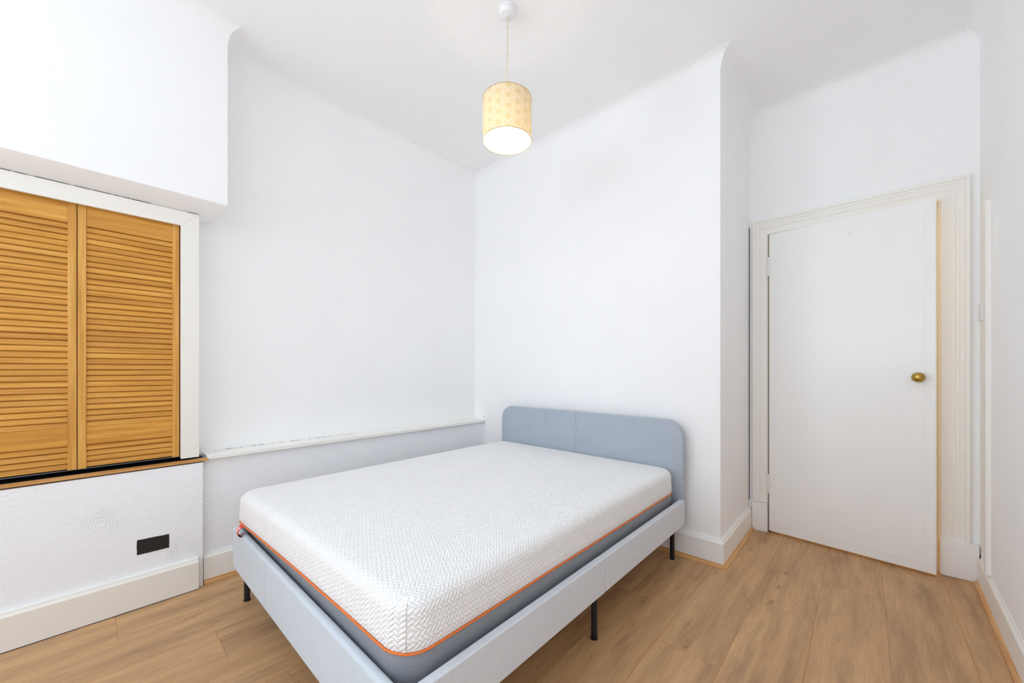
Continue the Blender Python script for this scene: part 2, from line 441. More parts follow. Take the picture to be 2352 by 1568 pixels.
# left wall: upper plane, thicker panel below the ledge
WRY = (WRY[0], WRY[1], WRY[2], WRY[3])
def holed(xa, xb, ya, yb): return [(xa, xb, ya, WRY[0], 0, ZC), (xa, xb, WRY[1], yb, 0, ZC), (xa, xb, WRY[0], WRY[1], 0, WRY[2]), (xa, xb, WRY[0], WRY[1], WRY[3], ZC)]
struct('wall_left', B(*holed(XU-0.1, XU, YR-0.1, YH+0.1)), M['wall'])
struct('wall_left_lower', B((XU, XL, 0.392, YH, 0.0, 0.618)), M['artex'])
# panel with the combed plaster below the shutters
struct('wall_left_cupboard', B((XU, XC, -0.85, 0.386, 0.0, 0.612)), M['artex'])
# masonry beside and above the shutter opening
YS0 = -0.66        # far left side of the shutter opening (out of frame)
struct('wall_left_surround', B((XU, -2.462, 0.306, 0.372, 0.648, 1.84), (XU, -2.462, -0.85, YS0, 0.648, 1.84), (XU, -2.462, YS0, 0.306, 1.795, 1.84)), M['wall'])
# boxed bulkhead with a chamfered lower edge
bm = bmesh.new()
xf, ye = -2.365, 0.476
f0 = [(XU, -0.85), (xf, -0.85), (xf, ye), (XU, ye)]
f1 = [(XU, -0.85), (-2.448, -0.85), (-2.448, 0.440), (XU, 0.440)]
v0 = [bm.verts.new((x, y, ZC)) for x, y in f0]; v1 = [bm.verts.new((x, y, 1.897)) for x, y in f0]; v2 = [bm.verts.new((x, y, 1.845)) for x, y in f1]
for a, b2 in ((v0, v1), (v1, v2)):
    for i in range(4): bm.faces.new((a[i], a[(i+1) % 4], b2[(i+1) % 4], b2[i]))
bm.faces.new(v0); bm.faces.new(v2)
struct('wall_left_bulkhead', bm, M['wall'], bevel=0.003)
struct('wall_headboard', B(XU-0.1, XB, YH, YD+0.1, 0.0, ZC), M['wall'], bevel=0.004)
# wall with the doorway
OX0, OX1, OZ = -0.472, 0.294, 1.972
struct('wall_door', B((XB, OX0, YD, YD+0.11, 0, ZC), (OX1, XR+0.1, YD, YD+0.11, 0, ZC), (OX0, OX1, YD, YD+0.11, OZ, ZC)), M['wall'])
bm = bmesh.new()
def rwall(ya, yb, za, zb): prism(bm, [(xr(yb), yb), (XR+0.12, yb), (XR+0.12, ya), (xr(ya), ya)], lambda a, b2, d: (a, b2, d), za, zb)
rwall(WRY[1], YD+0.11, 0, ZC); rwall(YR-0.1, WRY[0], 0, ZC); rwall(WRY[0], WRY[1], 0, WRY[2]); rwall(WRY[0], WRY[1], WRY[3], ZC)
struct('wall_right', bm, M['wall'])
x0, x1, z0, z1 = WIN
struct('wall_rear', B((XU-0.1, x0, YR-0.12, YR, 0, ZC), (x1, XR+0.1, YR-0.12, YR, 0, ZC), (x0, x1, YR-0.12, YR, 0, z0), (x0, x1, YR-0.12, YR, z1, ZC)), M['wall'])
for i_, (xa, xb) in enumerate(((XU-0.07, XU-0.02), (XR-0.02, XR+0.03))):
    ya, yb, za, zb = WRY
    struct('window_%d' % (i_+2), B((xa, xb, ya, ya+0.04, za, zb), (xa, xb, yb-0.04, yb, za, zb), (xa, xb, ya+0.04, yb-0.04, za, za+0.04), (xa, xb, ya+0.04, yb-0.04, zb-0.04, zb)), M['plastic'])  # frames of the added side windows, out of view
win = struct('window_1', B((x0, x1, YR-0.09, YR-0.04, z0, z0+0.05), (x0, x1, YR-0.09, YR-0.04, z1-0.05, z1), (x0, x0+0.05, YR-0.09, YR-0.04, z0+0.05, z1-0.05), (x1-0.05, x1, YR-0.09, YR-0.04, z0+0.05, z1-0.05),
       ((x0+x1)/2-0.025, (x0+x1)/2+0.025, YR-0.09, YR-0.04, z0+0.05, z1-0.05)), M['plastic'])
# landing beyond the door
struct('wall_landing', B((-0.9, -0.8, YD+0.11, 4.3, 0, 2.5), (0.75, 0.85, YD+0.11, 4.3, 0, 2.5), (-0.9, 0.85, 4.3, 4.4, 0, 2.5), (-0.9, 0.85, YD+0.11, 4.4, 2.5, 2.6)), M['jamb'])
pl_ = bpy.data.lights.new('landing_lamp', 'POINT'); pl_.energy = 7; pl_.color = (1.0, 0.88, 0.68); pl_.shadow_soft_size = 0.08
po = bpy.data.objects.new('landing_lamp', pl_); COL.objects.link(po); po.location = (0.0, 3.8, 2.2)

# coves along the ceiling
def cove(dx, dz):
    pr = [(0.0, ZC), (0.0, ZC-dz)]
    for i in range(7):
        a = PI/2*i/6
        pr.append((dx*(1-math.cos(a))+0.002 if i else 0.004, ZC-dz+dz*math.sin(a)*1.0 if i < 6 else ZC))
    # concave curve from wall to ceiling
    pr = [(0, ZC), (0, ZC-dz)]
    for i in range(1, 8):
        a = PI/2*i/8
        pr.append(((dx-0.003)*(1-math.cos(a)), ZC-dz+(dz-0.003)*math.sin(a)))
    pr.append((dx, ZC-0.003)); pr.append((dx, ZC))
    return pr
cp = [(xf, -0.85), (xf, ye), (XU, ye), (XU, YH), (XB, YH), (XB, YD), (XR, YD), (XR2, YR)]
cp2 = [(p[0], p[1]) for p in cp]
for i, (dx, dz) in enumerate([(0.06, 0.075), (0.06, 0.075), (0.085, 0.095), (0.055, 0.095), (0.055, 0.095), (0.06, 0.09), (0.06, 0.09)]):
    struct('trim_%d' % (i+1), sweep(cp2, cove(0.058, 0.09), i), M['wall'], smooth=False)

# ledge (dado) on the lower left wall
struct('trim_8', B(XU, -2.440, 0.405, YH, 0.620, 0.640), M['cream2'], bevel=0.002)
bm = bmesh.new(); y = 0.46
while y < 1.25:
    l_ = random.uniform(0.004, 0.03); box(bm, XU+0.0005, XU+0.002, y, y+l_, 0.640, 0.6410+random.uniform(0, 0.0008)); y += l_+random.uniform(0.004, 0.05)
struct('trim_9', bm, M['gap'])
# skirting boards with a chamfered top, and the oak scotia bead at their foot
def skirt(h, t=0.02): return [(0, 0.0), (t, 0.0), (t, h-0.016), (t-0.007, h-0.006), (t-0.009, h), (0, h)]
bead = [(0, 0.0), (0.017, 0.0), (0.0165, 0.006), (0.010, 0.010), (0.006, 0.017), (0, 0.018)]
bp = [(XL, 0.392), (XL, YH), (XB, YH), (XB, YD-0.017)]
names = ['baseboard_left', 'baseboard_headboard', 'baseboard_return']
for i in range(3): struct(names[i], sweep(bp, skirt(0.142), i), M['trim'] if i == 1 else M['cream2'])
def offp(path, d):
    out = []
    for i, P in enumerate(path):
        P = Vector(P); n = len(path)
        def nr(a, b):
            dd = (Vector(path[b])-Vector(path[a])).normalized(); return Vector((dd.y, -dd.x))
        if i == 0: m = nr(0, 1)
        elif i == n-1: m = nr(n-2, n-1)
        else:
            a = nr(i-1, i); b = nr(i, i+1); m = (a+b).normalized(); m = m/m.dot(a)
        out.append((P.x+m.x*d, P.y+m.y*d))
    return out
bb = offp(bp, 0.02)
for i in range(3): struct('trim_%d' % (10+i), sweep(bb, bead, i), M['beadX'] if i == 1 else M['beadY'])
# skirting below the shutters
struct('trim_23', B((XC, XC+0.0265, -0.85, 0.3665, 0.0, 0.0028)), M['gap'])
struct('baseboard_cupboard', sweep([(XC, -0.85), (XC, 0.366)], skirt(0.148, 0.026), 0), M['cream'])
# right hand skirting and bead
rp = [(xr(3.0), 3.0), (XR2, YR)]
struct('baseboard_right', sweep(rp, skirt(0.135, 0.012), 0), M['cream2'])
struct('trim_13', sweep(offp(rp, 0.012), [(0, 0), (0.014, 0), (0.014, 0.008), (0.006, 0.016), (0, 0.018)], 0), M['beadY'])

# casing round the shutter opening, mitred
XF = -2.446
bm = bmesh.new()
def quad_prism(bm, pts, x0, x1):
    prism(bm, pts, lambda a, b2, d: (d, a, b2), x0, x1)
zt, zi, yo, yi = 1.842, 1.772, 0.374, 0.304
quad_prism(bm, [(YS0-0.07, zt), (yo, zt), (yi, zi), (YS0, zi)], -2.462, XF)
quad_prism(bm, [(yo, zt), (yo, 0.640), (yi, 0.640), (yi, zi)], -2.462, XF)
quad_prism(bm, [(YS0-0.07, 0.64), (YS0-0.07, zt), (YS0, zi), (YS0, 0.64)], -2.462, XF)
struct('trim_14', bm, M['cream'], bevel=0.0015)
# ragged dark gap above the casing
bm = bmesh.new(); y = -0.7
while y < 0.37:
    l_ = random.uniform(0.02, 0.09)
    if random.random() < 0.8: box(bm, -2.455, -2.4475, y, min(y+l_, 0.368), zt, zt+random.uniform(0.0015, 0.003))
    y += l_+random.uniform(0.0, 0.02)
struct('trim_15', bm, M['gap'])
# bare wood sill and black sheets painted as the dark hollow behind it
struct('trim_16', B((-2.474, -2.428, -0.85, 0.408, 0.6185, 0.6280), (-2.450, -2.431, -0.85, 0.400, 0.6280, 0.6315)), M['sill'])
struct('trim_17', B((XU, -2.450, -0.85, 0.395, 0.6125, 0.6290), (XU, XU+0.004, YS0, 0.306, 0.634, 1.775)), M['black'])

# ------------------------------------------------------------------ louvred shutters
def shutter(y0, y1, label, xm=-2.472):
    T = thing('louvred_shutter', label, 'shutter', (xm-0.012, (y0+y1)/2, 0.648))
    zt, zb = 1.790, 0.650
    sw = 0.0255
    for a, b2 in ((y0, y0+sw), (y1-sw, y1)):
        mk('stile', B(xm-0.024, xm, a, b2, zb-0.002, zt), M['stile'], T, bevel=0.002)
    ya, yb = y0+sw, y1-sw
    mk('top_rail', B(xm-0.021, xm-0.003, ya, yb, 1.690, zt-0.002), M['slat'], T, bevel=0.001)
    mk('mid_rail', B(xm-0.021, xm-0.003, ya, yb, 0.750, 0.827), M['slat'], T, bevel=0.001)
    bm = bmesh.new()
    def slats(z0, z1, n):
        p = (z1-z0)/n
        for i in range(n):
            z = z0+p*i
            pts = [(xm-0.0100, z+0.0014), (xm-0.0050, z+0.0006), (xm-0.0042, z+0.0018), (xm-0.0066, z+p-0.0062), (xm-0.0086, z+p-0.0036), (xm-0.0130, z+p-0.0014), (xm-0.0130, z+p+0.003), (xm-0.0160, z+p+0.003)]
            prism(bm, pts, lambda a, b3, d: (a, d, b3), ya-0.001, yb+0.001)
    slats(0.827, 1.690, 35)
    slats(0.653, 0.750, 4)
    mk('louvre_slats', bm, M['slat'], T)
    return T
ym = -0.029
shutter(ym, 0.3015, 'honey pine louvred shutter panel on the right, next to the cream casing')
shutter(ym-0.002-0.326, ym-0.002, 'honey pine louvred shutter panel cut by the left edge of the photo')
o = thing('louvred_shutter', '', 'shutter', (0, 0, 0)); bpy.data.objects.remove(o)

# black tape on the plaster
bm = bmesh.new()
n = 9; pts = []
for i in range(n): pts.append((0.1495+0.001*random.uniform(-1, 1), 0.2335+(0.3005-0.2335)*i/(n-1)))
for i in range(1, 8): pts.append((0.1495+0.11*i/8, 0.3005-0.0045*i/8+0.0004*random.uniform(-1, 1)))
for i in range(n+2): pts.append((0.2595+0.0018*random.uniform(-1, 1), 0.2965-(0.2965-0.2320)*i/(n+1)))
for i in range(7, 0, -1): pts.append((0.1495+0.11*i/8, 0.2320+0.0015*(1-i/8)))
prism(bm, pts, lambda a, b2, d: (d, a, b2), XC, XC+0.0011)
box(bm, XC, XC+0.0015, 0.183, 0.2595, 0.2325, 0.2965)
o = mk('tape_patch', bm, M['tape']); o['label'] = 'black cloth tape patch stuck on the textured plaster below the shutters'; o['category'] = 'tape'

# ------------------------------------------------------------------ door, architrave, lining
def arch_prof():
    # (distance from the opening outwards, projection)
    return [(0, 0), (0, 0.006), (0.004, 0.010), (0.040, 0.011), (0.043, 0.015), (0.050, 0.017), (0.056, 0.014), (0.064, 0.016), (0.072, 0.021), (0.082, 0.022), (0.086, 0.028), (0.1, 0.030), (0.103, 0.026), (0.103, 0)]
bm = bmesh.new()
AP = arch_prof()
def arch_ring(kx, kz, px, pz): return [(px+kx*d, YD-pr, pz+kz*d) for d, pr in AP]
rings = [arch_ring(-0.80, 0, OX0-0.003, 0.19), arch_ring(-0.80, 1.0, OX0-0.003, OZ-0.003), arch_ring(1.0, 1.0, OX1+0.003, OZ-0.003), arch_ring(1.0, 0, OX1+0.003, 0.185)]
for i in range(3):
    a = [bm.verts.new(p) for p in rings[i]]; b2 = [bm.verts.new(p) for p in rings[i+1]]
    k = len(AP)
    for j in range(k): bm.faces.new((a[j], a[(j+1) % k], b2[(j+1) % k], b2[j]))
    if i == 0: bm.faces.new(a[::-1])
    if i == 2: bm.faces.new(b2)
struct('trim_18', bm, M['cream2'])
bm = bmesh.new()
box(bm, XB+0.022, OX0-0.001, YD-0.030, YD, 0, 0.187)
box(bm, OX1+0.0, 0.428, YD-0.034, YD, 0, 0.187)
struct('trim_19', bm, M['trim'], bevel=0.003)
struct('trim_25', B((0.428, 0.4335, YD-0.02, YD-0.001, 0.002, 0.075), (0.428, 0.4335, YD-0.02, YD-0.001, 0.118, 0.135)), M['gap'])
# dark strip painted for the gap shade and a brown crack beside the architrave
struct('trim_20', B((XB+0.0005, XB+0.0035, YD-0.004, YD-0.001, 0.19, 2.04)), M['gap'])
struct('trim_21', B((0.4, 0.4015, YD-0.0015, YD, 1.0, 2.06)), paint('crack_brown', srgb(190, 165, 130)))
# lining
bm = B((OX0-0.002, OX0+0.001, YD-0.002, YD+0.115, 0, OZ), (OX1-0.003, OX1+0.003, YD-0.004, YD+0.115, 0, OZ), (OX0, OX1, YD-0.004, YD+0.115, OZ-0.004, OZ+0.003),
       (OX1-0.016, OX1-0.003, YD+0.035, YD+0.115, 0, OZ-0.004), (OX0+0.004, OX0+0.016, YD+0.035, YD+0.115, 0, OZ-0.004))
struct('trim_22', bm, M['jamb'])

struct('trim_24', B((OX0+0.001, OX0+0.012, YD-0.001, YD+0.03, 0.0, OZ-0.004), (OX0+0.004, -0.25, YD+0.004, YD+0.03, OZ-0.012, OZ-0.004)), paint('rebate_gap_shade', srgb(96, 74, 56)))  # dark strips added as painted shade in the hinge and head gaps
H = Vector((-0.467, 3.026, 0.0)); LT = Vector((0.274, 2.943, 0.0))
dd = (LT-H).normalized(); nn = Vector((dd.y, -dd.x, 0)); wd = (LT-H).length
door = thing('door_1', 'white flush door ajar in the cream architrave', 'door', (H.x, H.y, 0.0)); door['kind'] = 'structure'
del door['category']
def dprism(s0, s1, z0, z1, p0, p1):
    bm = bmesh.new()
    prism(bm, [(s0, p0), (s1, p0), (s1, p1), (s0, p1)], lambda s, p, z: tuple(H+dd*s+nn*p+Vector((0, 0, z))), z0, z1)
    return bm
mk('door_leaf', dprism(0.002, wd, 0.014, 1.9625, -0.038, -0.003), M['door'], door, bevel=0.002)
mk('facing_panel', dprism(0.038, wd-0.040, 0.058, 1.928, -0.003, -0.0012), M['door'], door, bevel=0.0008)
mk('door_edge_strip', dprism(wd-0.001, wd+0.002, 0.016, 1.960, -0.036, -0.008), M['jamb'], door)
# knob
sk = 0.0
def pj(P):
    d = math.cos(TH)*P.y-math.sin(TH)*P.x; r = math.sin(TH)*P.y+math.cos(TH)*P.x
    return CXP+FPX*r/d
lo, hi = 0.3, wd
for _ in range(40):
    m_ = (lo+hi)/2
    if pj(H+dd*m_+nn*0.05) < 2109: lo = m_
    else: hi = m_
kp = H+dd*lo+Vector((0, 0, 1.033))
kb = bmesh.new()
lathe(kb, [(0, 0.0), (0.021, 0.0), (0.021, 0.003), (0.011, 0.006), (0.009, 0.018), (0.012, 0.024), (0.022, 0.030), (0.0265, 0.042), (0.0262, 0.050), (0.021, 0.062), (0.012, 0.068), (0, 0.070)], kp-nn*0.0015, nn, 40)
mk('door_knob', kb, M['brass'], door, smooth=True)
# latch plate on the edge
def hinge(zc):
    h = bmesh.new()
    for i, (a, b2) in enumerate(((-0.062, -0.045), (-0.044, -0.020), (-0.019, 0.003), (0.004, 0.026), (0.027, 0.048), (0.049, 0.062))):
        if i % 2 == 0 or True:
            tube(h, [(H.x-0.001, H.y-0.004, zc+a), (H.x-0.001, H.y-0.004, zc+b2-0.0015)], 0.0062, 12)
    mk('hinge', h, M['cream2'], door, smooth=False)
hinge(1.752); hinge(0.325)
mk('latch_plate', dprism(wd+0.002, wd+0.004, 0.925, 0.95, -0.034, -0.012), M['steel'], door)
# screw hole and old fixing marks on the door
mk('screw_hole', dprism(0.4025, 0.4055, 1.860, 1.863, -0.0013, -0.0005), M['gap'], door)

# ------------------------------------------------------------------ right wall: switch and trunking
def rw(y, off): return xr(y)-off
T = thing('light_switch', 'white plastic light switch on the right wall behind the trunking', 'switch', (rw(2.885, 0), 2.885, 1.348))
mk('back_box', B(rw(2.885, 0.012), rw(2.885, -0.004), 2.842, 2.928, 1.305, 1.391), M['plastic'], T, bevel=0.003)
mk('faceplate', B(rw(2.885, 0.019), rw(2.885, 0.012), 2.842, 2.928, 1.305, 1.391), M['plastic'], T, bevel=0.003)
mk('rocker', B(rw(2.885, 0.023), rw(2.885, 0.019), 2.878, 2.892, 1.335, 1.361), M['plastic'], T, bevel=0.001)
bm = bmesh.new()
prism(bm, [(rw(2.80, -0.003), 2.80), (rw(2.80, 0.016), 2.80), (rw(2.755, 0.016), 2.755), (rw(2.755, -0.003), 2.755)], lambda a, b2, d: (a, b2, d), 0.137, 1.845)
o = mk('cable_trunking', bm, M['cream2'], bevel=0.002); o['label'] = 'cream vertical cable trunking on the right wall beside the light switch'; o['category'] = 'trunking'

# small screw left in the wall beside the ledge
bm = bmesh.new(); lathe(bm, [(0, 0.012), (0.004, 0.011), (0.0045, 0.009), (0.002, 0.008), (0.002, -0.004), (0, -0.004)], (-2.452, YH, 0.665), (0, -1, 0), 12)
o = mk('wall_screw', bm, M['steel'], smooth=True); o['label'] = 'small grey screw left in the wall above the end of the ledge'; o['category'] = 'screw'

# ------------------------------------------------------------------ pendant lamp
LX, LY = -1.263, 1.352
L = thing('pendant_lamp', 'cylindrical patterned gold fabric pendant lamp hanging from the ceiling', 'lamp', (LX, LY, ZC))
bm = bmesh.new()
lathe(bm, [(0, 0), (0.043, 0), (0.043, -0.010), (0.041, -0.012), (0.039, -0.012), (0.0385, -0.020), (0.036, -0.032), (0.030, -0.035), (0.006, -0.037), (0.004, -0.042), (0, -0.042)], (LX, LY, ZC), (0, 0, 1), 40)
mk('ceiling_rose', bm, M['plastic'], L, smooth=True).data
ZT, ZB_, R = 2.362, 2.164, 0.116
for ph in (0, PI):
    bm = bmesh.new()
    pts = []
    for i in range(60):
        z = ZC-0.038-(ZC-0.038-(ZT-0.03))*i/59
        a = i*0.55+ph; pts.append((LX+0.0022*math.cos(a)+0.002*math.sin(i*0.12), LY+0.0022*math.sin(a), z))
    tube(bm, pts, 0.0021, 6)
    mk('flex_cord', bm, M['cord'], L, smooth=True)
bm = bmesh.new(); uvl = bm.loops.layers.uv.new('UVMap')
N = 64
lo_ = [bm.verts.new((LX+R*math.cos(2*PI*k/N), LY+R*math.sin(2*PI*k/N), ZB_)) for k in range(N)]
hi_ = [bm.verts.new((v.co.x, v.co.y, ZT)) for v in lo_]
for k in range(N):
    f = bm.faces.new((lo_[k], lo_[(k+1) % N], hi_[(k+1) % N], hi_[k]))
    us = [k, k+1, k+1, k]; vs = [0, 0, ZT-ZB_, ZT-ZB_]
    for lp, u, v in zip(f.loops, us, vs):
        lp[uvl].uv = (u/N*16*0.0475*0.866025, v)
sh = mk('lamp_shade', bm, M['shade'], L, smooth=True)
bm = bmesh.new()
Ri = R-0.0012
lo_ = [bm.verts.new((LX+Ri*math.cos(2*PI*k/N), LY+Ri*math.sin(2*PI*k/N), ZB_+0.001)) for k in range(N)]
hi_ = [bm.verts.new((v.co.x, v.co.y, ZT-0.001)) for v in lo_]
for k in range(N): bm.faces.new((lo_[k], lo_[(k+1) % N], hi_[(k+1) % N], hi_[k]))
t = NT('white_shade_lining_translucent')
dif = t.new('ShaderNodeBsdfDiffuse'); dif.inputs[0].default_value = (0.9, 0.88, 0.85, 1)
tr = t.new('ShaderNodeBsdfTranslucent'); tr.inputs[0].default_value = (0.95, 0.88, 0.75, 1)
mx = t.new('ShaderNodeMixShader'); mx.inputs[0].default_value = 0.25
t.t.links.new(dif.outputs[0], mx.inputs[1]); t.t.links.new(tr.outputs[0], mx.inputs[2]); t.t.links.new(mx.outputs[0], t.n['Material Output'].inputs['Surface'])
mk('shade_lining', bm, t.m, L, smooth=True)
for z in (ZB_, ZT):
    bm = bmesh.new(); tube(bm, [(LX+R*math.cos(2*PI*k/64), LY+R*math.sin(2*PI*k/64), z) for k in range(65)], 0.0012, 6, False)
    mk('shade_rim', bm, M['rim'], L, smooth=True)
bm = bmesh.new()
for a in (0.3, 0.3+2*PI/3, 0.3+4*PI/3):
    tube(bm, [(LX+0.02*math.cos(a), LY+0.02*math.sin(a), ZT-0.03), (LX+R*math.cos(a), LY+R*math.sin(a), ZT-0.002)], 0.0012, 6)
mk('shade_carrier', bm, M['plastic'], L)
bm = bmesh.new(); lathe(bm, [(0, 0.0), (0.012, 0.0), (0.02, -0.02), (0.021, -0.06), (0.016, -0.072), (0.014, -0.075), (0.022, -0.080), (0.024, -0.118), (0.020, -0.124), (0, -0.124)], (LX, LY, ZT-0.004), (0, 0, 1), 28)
mk('lamp_holder', bm, M['plastic'], L, smooth=True)
bm = bmesh.new()
zb = ZT-0.128
for a in (0.5, 0.5+2*PI/3, 0.5+4*PI/3):
    cx_, cy_ = LX+0.0105*math.cos(a), LY+0.0105*math.sin(a)
    ta = (-math.sin(a), math.cos(a)); g = 0.0068
    pts = [(cx_+ta[0]*g, cy_+ta[1]*g, zb)]
    for i in range(9):
        b2 = PI*i/8; pts.append((cx_+ta[0]*g*math.cos(b2), cy_+ta[1]*g*math.cos(b2), 2.152-0.0068*math.sin(b2)))
    pts.append((cx_-ta[0]*g, cy_-ta[1]*g, zb))
    tube(bm, pts, 0.0056, 10)
mk('light_bulb', bm, M['bulb'], L, smooth=True)
bl = bpy.data.lights.new('bulb_light', 'POINT'); bl.energy = 1.2; bl.color = (1.0, 0.90, 0.74); bl.shadow_soft_size = 0.03
bo = bpy.data.objects.new('bulb_light', bl); COL.objects.link(bo); bo.location = (LX, LY, 2.20)

# ------------------------------------------------------------------ bed frame
XA, XZ = -2.180, -0.742        # outer faces of the left and right rails
YF, YB = 0.456, 2.250          # foot rail outer face, headboard front
bed = thing('bed_frame', 'blue grey upholstered double bed frame with rounded headboard and black legs', 'bed', ((XA+XZ)/2, (YF+YB)/2, 0))
def rrect(a0, a1, b0, b1, rs, n=8):
    """rounded rectangle, radii (a0b0, a1b0, a1b1, a0b1)"""
    pts = []
    for (ca, cb, st, r) in ((a0, b0, PI, rs[0]), (a1, b0, -PI/2, rs[1]), (a1, b1, 0, rs[2]), (a0, b1, PI/2, rs[3])):
        oa = ca+(r if ca == a0 else -r); ob = cb+(r if cb == b0 else -r)
        for i in range(n+1):
            a = st+PI/2*i/n; pts.append((oa+r*math.cos(a), ob+r*math.sin(a)))
    return pts
def pad(name, outline, fn, d0, d1, mat, bev):
    bm = bmesh.new(); prism(bm, outline, fn, d0, d1)
    o = mk(name, bm, mat, bed)
    b = o.modifiers.new('bevel', 'BEVEL'); b.width = bev; b.segments = 4; b.limit_method = 'ANGLE'; b.angle_limit = 0.9
    for pl in o.data.polygons: pl.use_smooth = True
    o.modifiers.new('wn', 'WEIGHTED_NORMAL')
    return o
fx = lambda a, b2, d: (a, d, b2)
fy = lambda a, b2, d: (d, a, b2)
xm = (-2.164-0.752)/2
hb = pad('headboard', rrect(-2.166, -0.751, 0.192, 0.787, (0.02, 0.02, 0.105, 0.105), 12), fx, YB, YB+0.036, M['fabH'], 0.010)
mk('seam', B(xm-0.0008, xm+0.0008, YB-0.0006, YB+0.01, 0.2, 0.784), NT('seam_thread').base((0.22, 0.26, 0.32, 1), 0.9).m, hb)
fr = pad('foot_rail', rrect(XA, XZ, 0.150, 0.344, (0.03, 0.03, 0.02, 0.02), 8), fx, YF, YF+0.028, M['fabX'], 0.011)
mk('seam', B(-1.6958, -1.6945, YF-0.0004, YF+0.01, 0.156, 0.338), NT('seam_thread_light').base((0.50, 0.55, 0.61, 1), 0.9).m, fr)
YMID = 1.352
for x0_, x1_ in ((XZ-0.028, XZ), (XA, XA+0.028)):
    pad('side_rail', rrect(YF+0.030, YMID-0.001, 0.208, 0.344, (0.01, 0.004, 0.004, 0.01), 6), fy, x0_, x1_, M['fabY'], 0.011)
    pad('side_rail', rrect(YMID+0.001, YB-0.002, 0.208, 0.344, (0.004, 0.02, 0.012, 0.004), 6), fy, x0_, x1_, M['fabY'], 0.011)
for x, y in ((-2.124, 0.500), (-0.797, 0.500), (-2.124, 1.362), (-0.797, 1.362), (-2.124, 2.235), (-0.806, 2.235), (-1.46, 1.362)):
    bm = bmesh.new(); tube(bm, [(x, y, 0.0), (x, y, 0.006), (x, y, 0.0065), (x, y, 0.262)], [0.0142, 0.0142, 0.0125, 0.0125], 20)
    mk('leg', bm, M['leg'], bed, smooth=False)
mk('slat_base', B(*([(XA+0.03, XZ-0.03, YF+0.06+0.125*i, YF+0.13+0.125*i, 0.250, 0.258) for i in range(14)]+[(XA+0.028, XA+0.07, YF+0.03, YB, 0.235, 0.250), (XZ-0.07, XZ-0.028, YF+0.03, YB, 0.235, 0.250), (-1.48, -1.44, YF+0.03, YB, 0.225, 0.250)])), M['slatply'], bed)

# ------------------------------------------------------------------ mattress
MX0, MX1, MY0, MY1 = -2.146, -0.790, 0.492, 2.246
mat_t = thing('mattress', 'white quilted foam mattress with orange piping and grey mesh border', 'mattress', ((MX0+MX1)/2, (MY0+MY1)/2, 0.258))
ZP, ZTOP = 0.386, 0.514
def skew(x, y, z=1.0):
    g = min(1.0, max(0.0, (z-0.345)/0.035))
    k = (x-MX0)/(MX1-MX0)
    f = max(0.0, 1-(y-MY0)/0.5)
    return y-g*(0.034*(1-k)*f - 0.006*f*math.sin(PI*k))
def ring(ins, cr, n=10, m=24):
    """rounded rectangle inset by ins; returns xy and side tag"""
    x0, x1, y0, y1 = MX0+ins, MX1-ins, MY0+ins, MY1-ins
    r = max(0.004, cr-ins)
    out = []
    for (cx_, cy_, st) in ((x0+r, y0+r, PI), (x1-r, y0+r, -PI/2), (x1-r, y1-r, 0), (x0+r, y1-r, PI/2)):
        for i in range(n+1):
            a = st+PI/2*i/n; out.append((cx_+r*math.cos(a), cy_+r*math.sin(a)))
    full = []
    K = n+1
    for c in range(4):
        seg = out[c*K:(c+1)*K]; full += seg
        a = seg[-1]; b2 = out[((c+1)*K) % len(out)]
        for i in range(1, m): full.append((a[0]+(b2[0]-a[0])*i/m, a[1]+(b2[1]-a[1])*i/m))
    return full
def side_tag(x, y):
    d = {'f': y-MY0, 'b': MY1-y, 'l': x-MX0, 'r': MX1-x}
    return min(d, key=d.get)
def loft(levels, cr, cap_top, mat, name, parent, wave=0.0):
    bm = bmesh.new(); uvl = bm.loops.layers.uv.new('UVMap')
    rs = []
    arc = 0.0; prev = None; arcs = []
    for ins, z in levels:
        if prev is not None: arc += math.hypot(ins-prev[0], z-prev[1])
        prev = (ins, z); arcs.append(arc)
    tot = arcs[-1]
    ref = {}
    for (ins, z), a in zip(levels, arcs):
        vs = []
        for (x, y) in ring(ins, cr):
            v = bm.verts.new((x, skew(x, y, z), z)); ref[v] = (x, y, tot-a); vs.append(v)
        rs.append(vs)
    n = len(rs[0]); li = levels[-1][0]
    for i in range(len(rs)-1):
        for k in range(n):
            q = (rs[i][k], rs[i][(k+1) % n], rs[i+1][(k+1) % n], rs[i+1][k])
            f = bm.faces.new(q); f.smooth = True
            cx_ = sum(ref[v][0] for v in q)/4; cy_ = sum(ref[v][1] for v in q)/4
            tg = side_tag(cx_, cy_)
            for lp in f.loops:
                x, y, t_ = ref[lp.vert]
                if cap_top is None:
                    lp[uvl].uv = (x if tg in 'fb' else y, lp.vert.co.z); continue
                if tg == 'f': uv = (x, MY0+li-t_)
                elif tg == 'b': uv = (x, MY1-li+t_)
                elif tg == 'r': uv = (MX1-li+t_, y)
                else: uv = (MX0+li-t_, y)
                lp[uvl].uv = uv
    if cap_top:
        # gently crowned top
        cur = rs[-1]; ins = li
        for step, zz in ((0.04, 0.0015), (0.12, 0.004), (0.3, 0.005), (0.6, 0.006)):
            vs = [bm.verts.new((x, skew(x, y), ZTOP+zz)) for (x, y) in ring(step+li, cr)]
            for v, (x, y) in zip(vs, ring(step+li, cr)): ref[v] = (x, y, 0)
            for k in range(n):
                f = bm.faces.new((cur[k], cur[(k+1) % n], vs[(k+1) % n], vs[k])); f.smooth = True
                for lp in f.loops: lp[uvl].uv = ref[lp.vert][:2]
            cur = vs
        f = bm.faces.new(cur); f.smooth = True
        for lp in f.loops: lp[uvl].uv = ref[lp.vert][:2]
    return mk(name, bm, mat, parent, smooth=True)
CR = 0.085
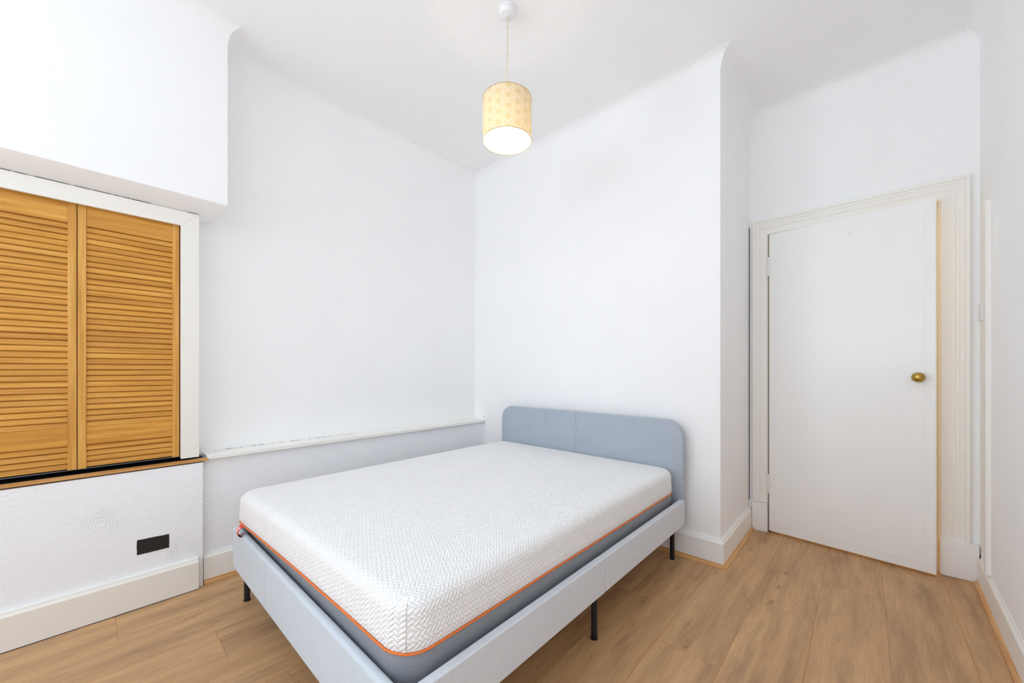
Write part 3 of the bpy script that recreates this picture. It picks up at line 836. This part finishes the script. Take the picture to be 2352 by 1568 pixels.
side = [(0.012, 0.259), (0.002, 0.268), (-0.001, 0.30), (0.0, 0.34), (0.0, 0.352), (0.0, 0.362), (0.001, 0.372), (0.004, ZP)]
loft(side, CR, None, M['mesh'], 'border', mat_t)
r_ = 0.038
lev = [(0.0035, ZP), (-0.002, ZP+0.012), (-0.003, ZP+0.035), (0.0, ZP+0.06)]
z0_ = ZTOP-r_
lev = [l_ for l_ in lev if l_[1] < z0_]
lev += [(r_*(1-math.cos(PI/2*i/8)), z0_+r_*math.sin(PI/2*i/8)) for i in range(0, 9)]
top = loft(lev, CR, True, M['cover'], 'top_cover', mat_t)
bm = bmesh.new()
rg = ring(-0.0005, CR)
pts = [(x, skew(x, y), ZP+0.0008*math.sin(i*0.9)) for i, (x, y) in enumerate(rg)]; pts.append(pts[0])
tube(bm, pts, 0.0029, 8, False)
mk('piping', bm, M['piping'], mat_t, smooth=True)
# corner seams of the cover
for (cx_, cy_, a) in ((MX1-CR, MY0+CR, -PI/4), (MX0+CR, MY0+CR, -3*PI/4), (MX1-CR, MY1-CR, PI/4), (MX0+CR, MY1-CR, 3*PI/4)):
    bm = bmesh.new(); pts = []
    for ins, z in lev[:9]:
        rr = CR-ins
        x = cx_+rr*math.cos(a); y = cy_+rr*math.sin(a); pts.append((x, skew(x, y), z))
    tube(bm, pts, 0.0011, 6)
    mk('corner_seam', bm, NT('beige_seam_thread').base((0.6, 0.57, 0.52, 1), 0.9).m, mat_t, smooth=True)
# folded tag at the foot end, under the piping
tx, tw = -2.052, 0.038
ty = skew(tx, MY0)+0.006
bm = bmesh.new()
P = [(ty+0.004, ZP-0.002), (ty-0.012, ZP-0.004), (ty-0.024, ZP-0.014), (ty-0.028, ZP-0.028), (ty-0.024, ZP-0.042), (ty-0.012, ZP-0.048)]
Q = [(a+0.0012, b2-0.0008) for a, b2 in P]
prism(bm, P+Q[::-1], lambda a, b2, d: (d, a, b2), tx, tx+tw)
tg = mk('tag', bm, M['tag'], mat_t)
tg['label'] = 'red folded tag with white print'
bm = bmesh.new()
def tq(u0, u1, s0, s1):
    # patch on the outer face of the tag: u across, s along the loop 0..1 over segments 1..4
    def at(s):
        k = 1+s*3; i = min(3, int(k)); f = k-i
        a = P[i][0]+(P[i+1][0]-P[i][0])*f; b2 = P[i][1]+(P[i+1][1]-P[i][1])*f
        return a-0.0006, b2+0.0004
    ns = 4
    for j in range(ns):
        a = at(s0+(s1-s0)*j/ns); b2 = at(s0+(s1-s0)*(j+1)/ns)
        vs = [bm.verts.new((tx+tw*u0, a[0], a[1])), bm.verts.new((tx+tw*u1, a[0], a[1])), bm.verts.new((tx+tw*u1, b2[0], b2[1])), bm.verts.new((tx+tw*u0, b2[0], b2[1]))]
        bm.faces.new(vs)
tq(0.2, 0.36, 0.12, 0.88)
tq(0.52, 0.66, 0.12, 0.88)
tq(0.66, 0.86, 0.12, 0.26); tq(0.36, 0.52, 0.44, 0.60); tq(0.66, 0.84, 0.74, 0.88)
mk('tag_print', bm, M['tagwhite'], tg)
